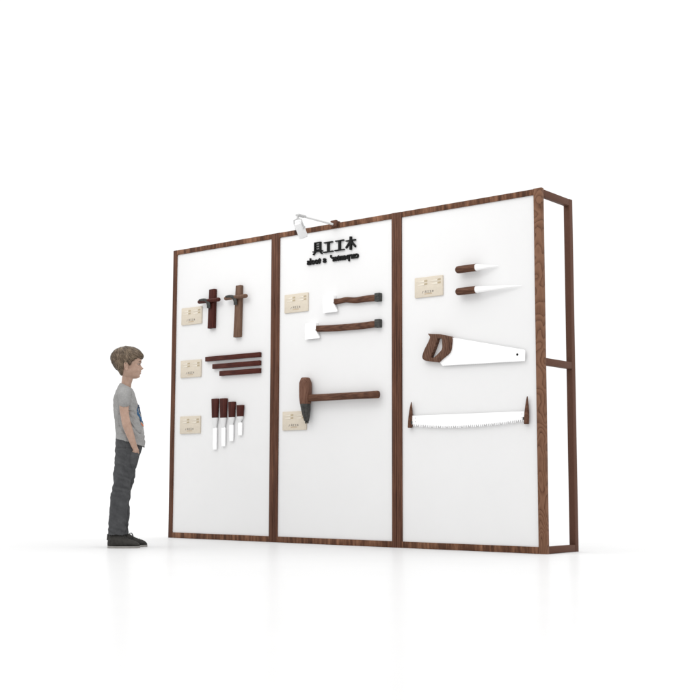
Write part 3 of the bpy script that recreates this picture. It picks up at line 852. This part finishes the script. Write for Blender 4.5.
# print on the chest : thin patches laid on the shirt
dg = bpy.context.evaluated_depsgraph_get()
sbvh = BVHTree.FromPolygons([v.co.copy() for v in shirt.data.vertices], [tuple(p.vertices) for p in shirt.data.polygons])
def patch(name, mat, y0, z0, pts, parent):
    b = bmesh.new(); vs = []
    k = 5
    sp = spline(pts, k, True)
    c = [0, 0]
    ring = []
    for fr in (1, .66, .33):
        row = []
        for (py, pz) in sp:
            o = Vector((.4, y0+py*fr, z0+pz*fr)); h = sbvh.ray_cast(o, Vector((-1, 0, 0)))
            if h[0] is None: h = (Vector((.09, o.y, o.z)),)
            row.append(b.verts.new(h[0]+Vector((.0016, .0008*(1 if o.y > 0 else -1)*abs(o.y)*10, 0))))
        ring.append(row)
    n = len(sp)
    for a, d in zip(ring, ring[1:]):
        for i in range(n): b.faces.new((a[i], a[(i+1) % n], d[(i+1) % n], d[i]))
    b.faces.new(ring[-1])
    return obj(name, b, mat, parent, 180)
def blob(rx, rz, seed, n=9):
    r = random.Random(seed)
    return [(rx*math.cos(2*PI*k/n)*r.uniform(.7, 1.15), rz*math.sin(2*PI*k/n)*r.uniform(.7, 1.15)) for k in range(n)]
for i, (y, z, rx, rz, m) in enumerate(((0, .985, .050, .012, M_navy), (-.050, .957, .020, .017, M_blue), (.045, .957, .022, .016, M_blue), (-.012, .950, .012, .018, M_navy), (-.070, .920, .010, .022, M_blue), (-.045, .905, .013, .026, M_blue), (.0, .912, .022, .020, M_blue), (.05, .915, .02, .024, M_navy),
        (-.062, .884, .018, .011, M_navy), (-.02, .872, .020, .012, M_blue), (.03, .878, .022, .012, M_blue), (-.060, .862, .011, .007, M_orange), (-.030, .850, .018, .008, M_orange), (.02, .852, .026, .008, M_orange))):
    patch('shirt_print', m, y, z, blob(rx*1.22, rz*1.2, i), shirt)

# ---- jeans
bm = bmesh.new()
add_loft(bm, [torso_ring(xb, z, xf, z, w) for xb, xf, z, w in ((-.055, .07, .585, .075), (-.072, .088, .625, .112), (-.075, .102, .66, .124), (-.0745, .110, .70, .126), (-.072, .112, .74, .122), (-.068, .110, .785, .116))])
RL = [(.685, -.072, .095, .070), (.63, -.077, .083, .069), (.57, -.080, .064, .065), (.51, -.083, .050, .061), (.44, -.085, .038, .057), (.40, -.089, .032, .055), (.36, -.099, .026, .055), (.329, -.1055, .021, .055), (.26, -.1065, .016, .053), (.20, -.107, .013, .052), (.13, -.1085, .006, .051), (.092, -.109, .003, .051), (.086, -.107, .001, .049), (.096, -.101, -.005, .044)]
LL = [(.685, -.065, .095, .070), (.63, -.062, .086, .069), (.57, -.064, .076, .065), (.51, -.066, .066, .061), (.44, -.066, .053, .057), (.40, -.068, .045, .055), (.36, -.073, .036, .055), (.329, -.075, .033, .055), (.26, -.075, .031, .053), (.20, -.075, .030, .052), (.13, -.074, .028, .051), (.094, -.073, .027, .051), (.088, -.071, .025, .049), (.098, -.065, .019, .044)]
for T, s in ((RL, -1), (LL, 1)):
    add_loft(bm, [torso_ring(xb, z, xf, z, w, 36, .9, s*(.062 if z > .6 else .067)) for z, xb, xf, w in T])
    # the hand fills the front pocket
    tube(bm, [(.060, s*.110, .662), (.057, s*.106, .640), (.050, s*.098, .59), (.044, s*.085, .54)], [.034, .042, .040, .018], 16, .80)
jn = remesh(bm, .0042, 3)
for v in jn.verts:
    p = v.co; n = v.normal
    sgn = -1 if p.y < 0 else 1
    u = Vector((p.x*.7, p.y*.8, p.z+p.x*.55*1.0))
    d = fold(u+Vector((sgn*3, 0, 0)), 18)*.0085+fold(u+Vector((sgn, 2, 0)), 45)*.0024
    k = gauss(p.z, .43, .09)+.7*gauss(p.z, .14, .05)+.6*gauss(p.z, .60, .05)
    d += .0040*k*math.sin(p.z*150+p.x*60+3*fold(p+Vector((sgn*4, 0, 0)), 14))*(.5+.5*fold(p, 20))
    if p.x > .0 and .55 < p.z < .72: d = max(d, 0)*.6
    v.co = p+n*d
# seam line
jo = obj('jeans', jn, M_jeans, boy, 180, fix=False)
jbvh = BVHTree.FromPolygons([v.co.copy() for v in jo.data.vertices], [tuple(p.vertices) for p in jo.data.polygons])
for s in (-1, 1):
    pts = []
    for i in range(46):
        z = .64-.54*i/45
        T = RL if s < 0 else LL
        tab = sorted([(a[0], (a[1]+a[2])/2) for a in T[:-2]]); x = interp(tab, z)-.004
        h = jbvh.ray_cast(Vector((x, s*.3, z)), Vector((0, -s, 0)))
        if h[0]: pts.append(h[0]+Vector((0, s*.0004, 0)))
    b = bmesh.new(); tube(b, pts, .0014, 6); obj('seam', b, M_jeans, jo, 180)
    b = bmesh.new(); pts = []
    for i in range(12):
        q = i/11; x = .026+.066*q; z = .650+.040*q
        h = jbvh.ray_cast(Vector((x, s*.3, z)), Vector((0, -s, 0)))
        if h[0]: pts.append(h[0])
    if len(pts) > 3:
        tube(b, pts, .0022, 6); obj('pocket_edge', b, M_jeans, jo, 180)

# ---- shoes
def shoe(s, x0, yaw):
    M = Matrix.Translation((x0, s*.070, 0)) @ Matrix.Rotation(yaw, 4, 'Z')
    def outline(x):                          # half width along the foot
        return interp([(0, .012), (.006, .024), (.02, .032), (.06, .034), (.11, .037), (.15, .042), (.185, .040), (.205, .031), (.218, .017), (.223, .004)], x)
    def curve(x): return .006*math.sin(PI*min(1, x/.223))*-s*-1
    b = bmesh.new()
    xs = [0, .003, .01, .02, .04, .07, .10, .13, .16, .185, .20, .21, .218, .222]
    ht = [(0, .060), (.01, .098), (.03, .106), (.075, .106), (.095, .092), (.12, .074), (.15, .060), (.18, .051), (.20, .043), (.213, .034), (.222, .022)]
    rings = []
    for x in xs:
        w, h = outline(x)*.97, interp(ht, x); r = []
        for k in range(24):
            q = 2*PI*k/24; c, sn = math.cos(q), math.sin(q)
            zz = .012+(h-.012)*(.5+.5*math.copysign(abs(sn)**.8, sn))
            ww = w*(1 if sn < 0 else 1-.42*sn*min(1, h/.1))
            r.append((x, curve(x)+ww*math.copysign(abs(c)**.7, c), zz))
        rings.append(r)
    loft(b, rings); bmesh.ops.recalc_face_normals(b, faces=b.faces)
    u = remesh(b, .003, 3)
    for v in u.verts:
        v.co += v.normal*(.0012*noise.noise(v.co*60))
        v.co = M @ v.co
    so = obj('shoe', u, M_shoe, boy, 180, fix=False)
    b = bmesh.new(); pl = []
    for x in [.223*(.5-.5*math.cos(PI*i/24)) for i in range(25)]: pl.append((x, curve(x)+outline(x)*1.03))
    pl += [(x, 2*curve(x)-y) for x, y in pl[::-1]]
    vs0 = [b.verts.new((x, y, .0)) for x, y in pl]; vs1 = [b.verts.new((x*1.0+.001, y, .014 if x > .012 else .016)) for x, y in pl]
    n = len(pl)
    for i in range(n): b.faces.new((vs0[i], vs0[(i+1) % n], vs1[(i+1) % n], vs1[i]))
    b.faces.new(vs0[::-1]); b.faces.new(vs1)
    for v in b.verts: v.co = M @ v.co
    bmesh.ops.remove_doubles(b, verts=b.verts, dist=1e-4)
    obj('sole', b, M_sole, so, 40)
    b = bmesh.new()
    for i in range(5):
        x = .098+.017*i; h = interp(ht, x)+.001
        tube(b, [M @ Vector((x-.004, curve(x)-.021, h-.012)), M @ Vector((x, curve(x)-.01, h-.001)), M @ Vector((x+.003, curve(x)+.01, h-.001)), M @ Vector((x+.006, curve(x)+.021, h-.013))], .0024, 6)
    for q in (-1, 1):
        tube(b, [M @ Vector((.096, curve(.1), .094)), M @ Vector((.112, q*.018, .096)), M @ Vector((.122, q*.026, .074)), M @ Vector((.116, q*.03, .056))], .0022, 6)
    obj('laces', b, M_lace, so, 180)
    b = bmesh.new()
    tube(b, [M @ Vector((.0005, 0, .055)), M @ Vector((.003, 0, .098))], .004, 8, 1.6)
    obj('heel_tab', b, M_lace, so, 180)
shoe(-1, -.1125, -.05)
shoe(1, -.060, .10)
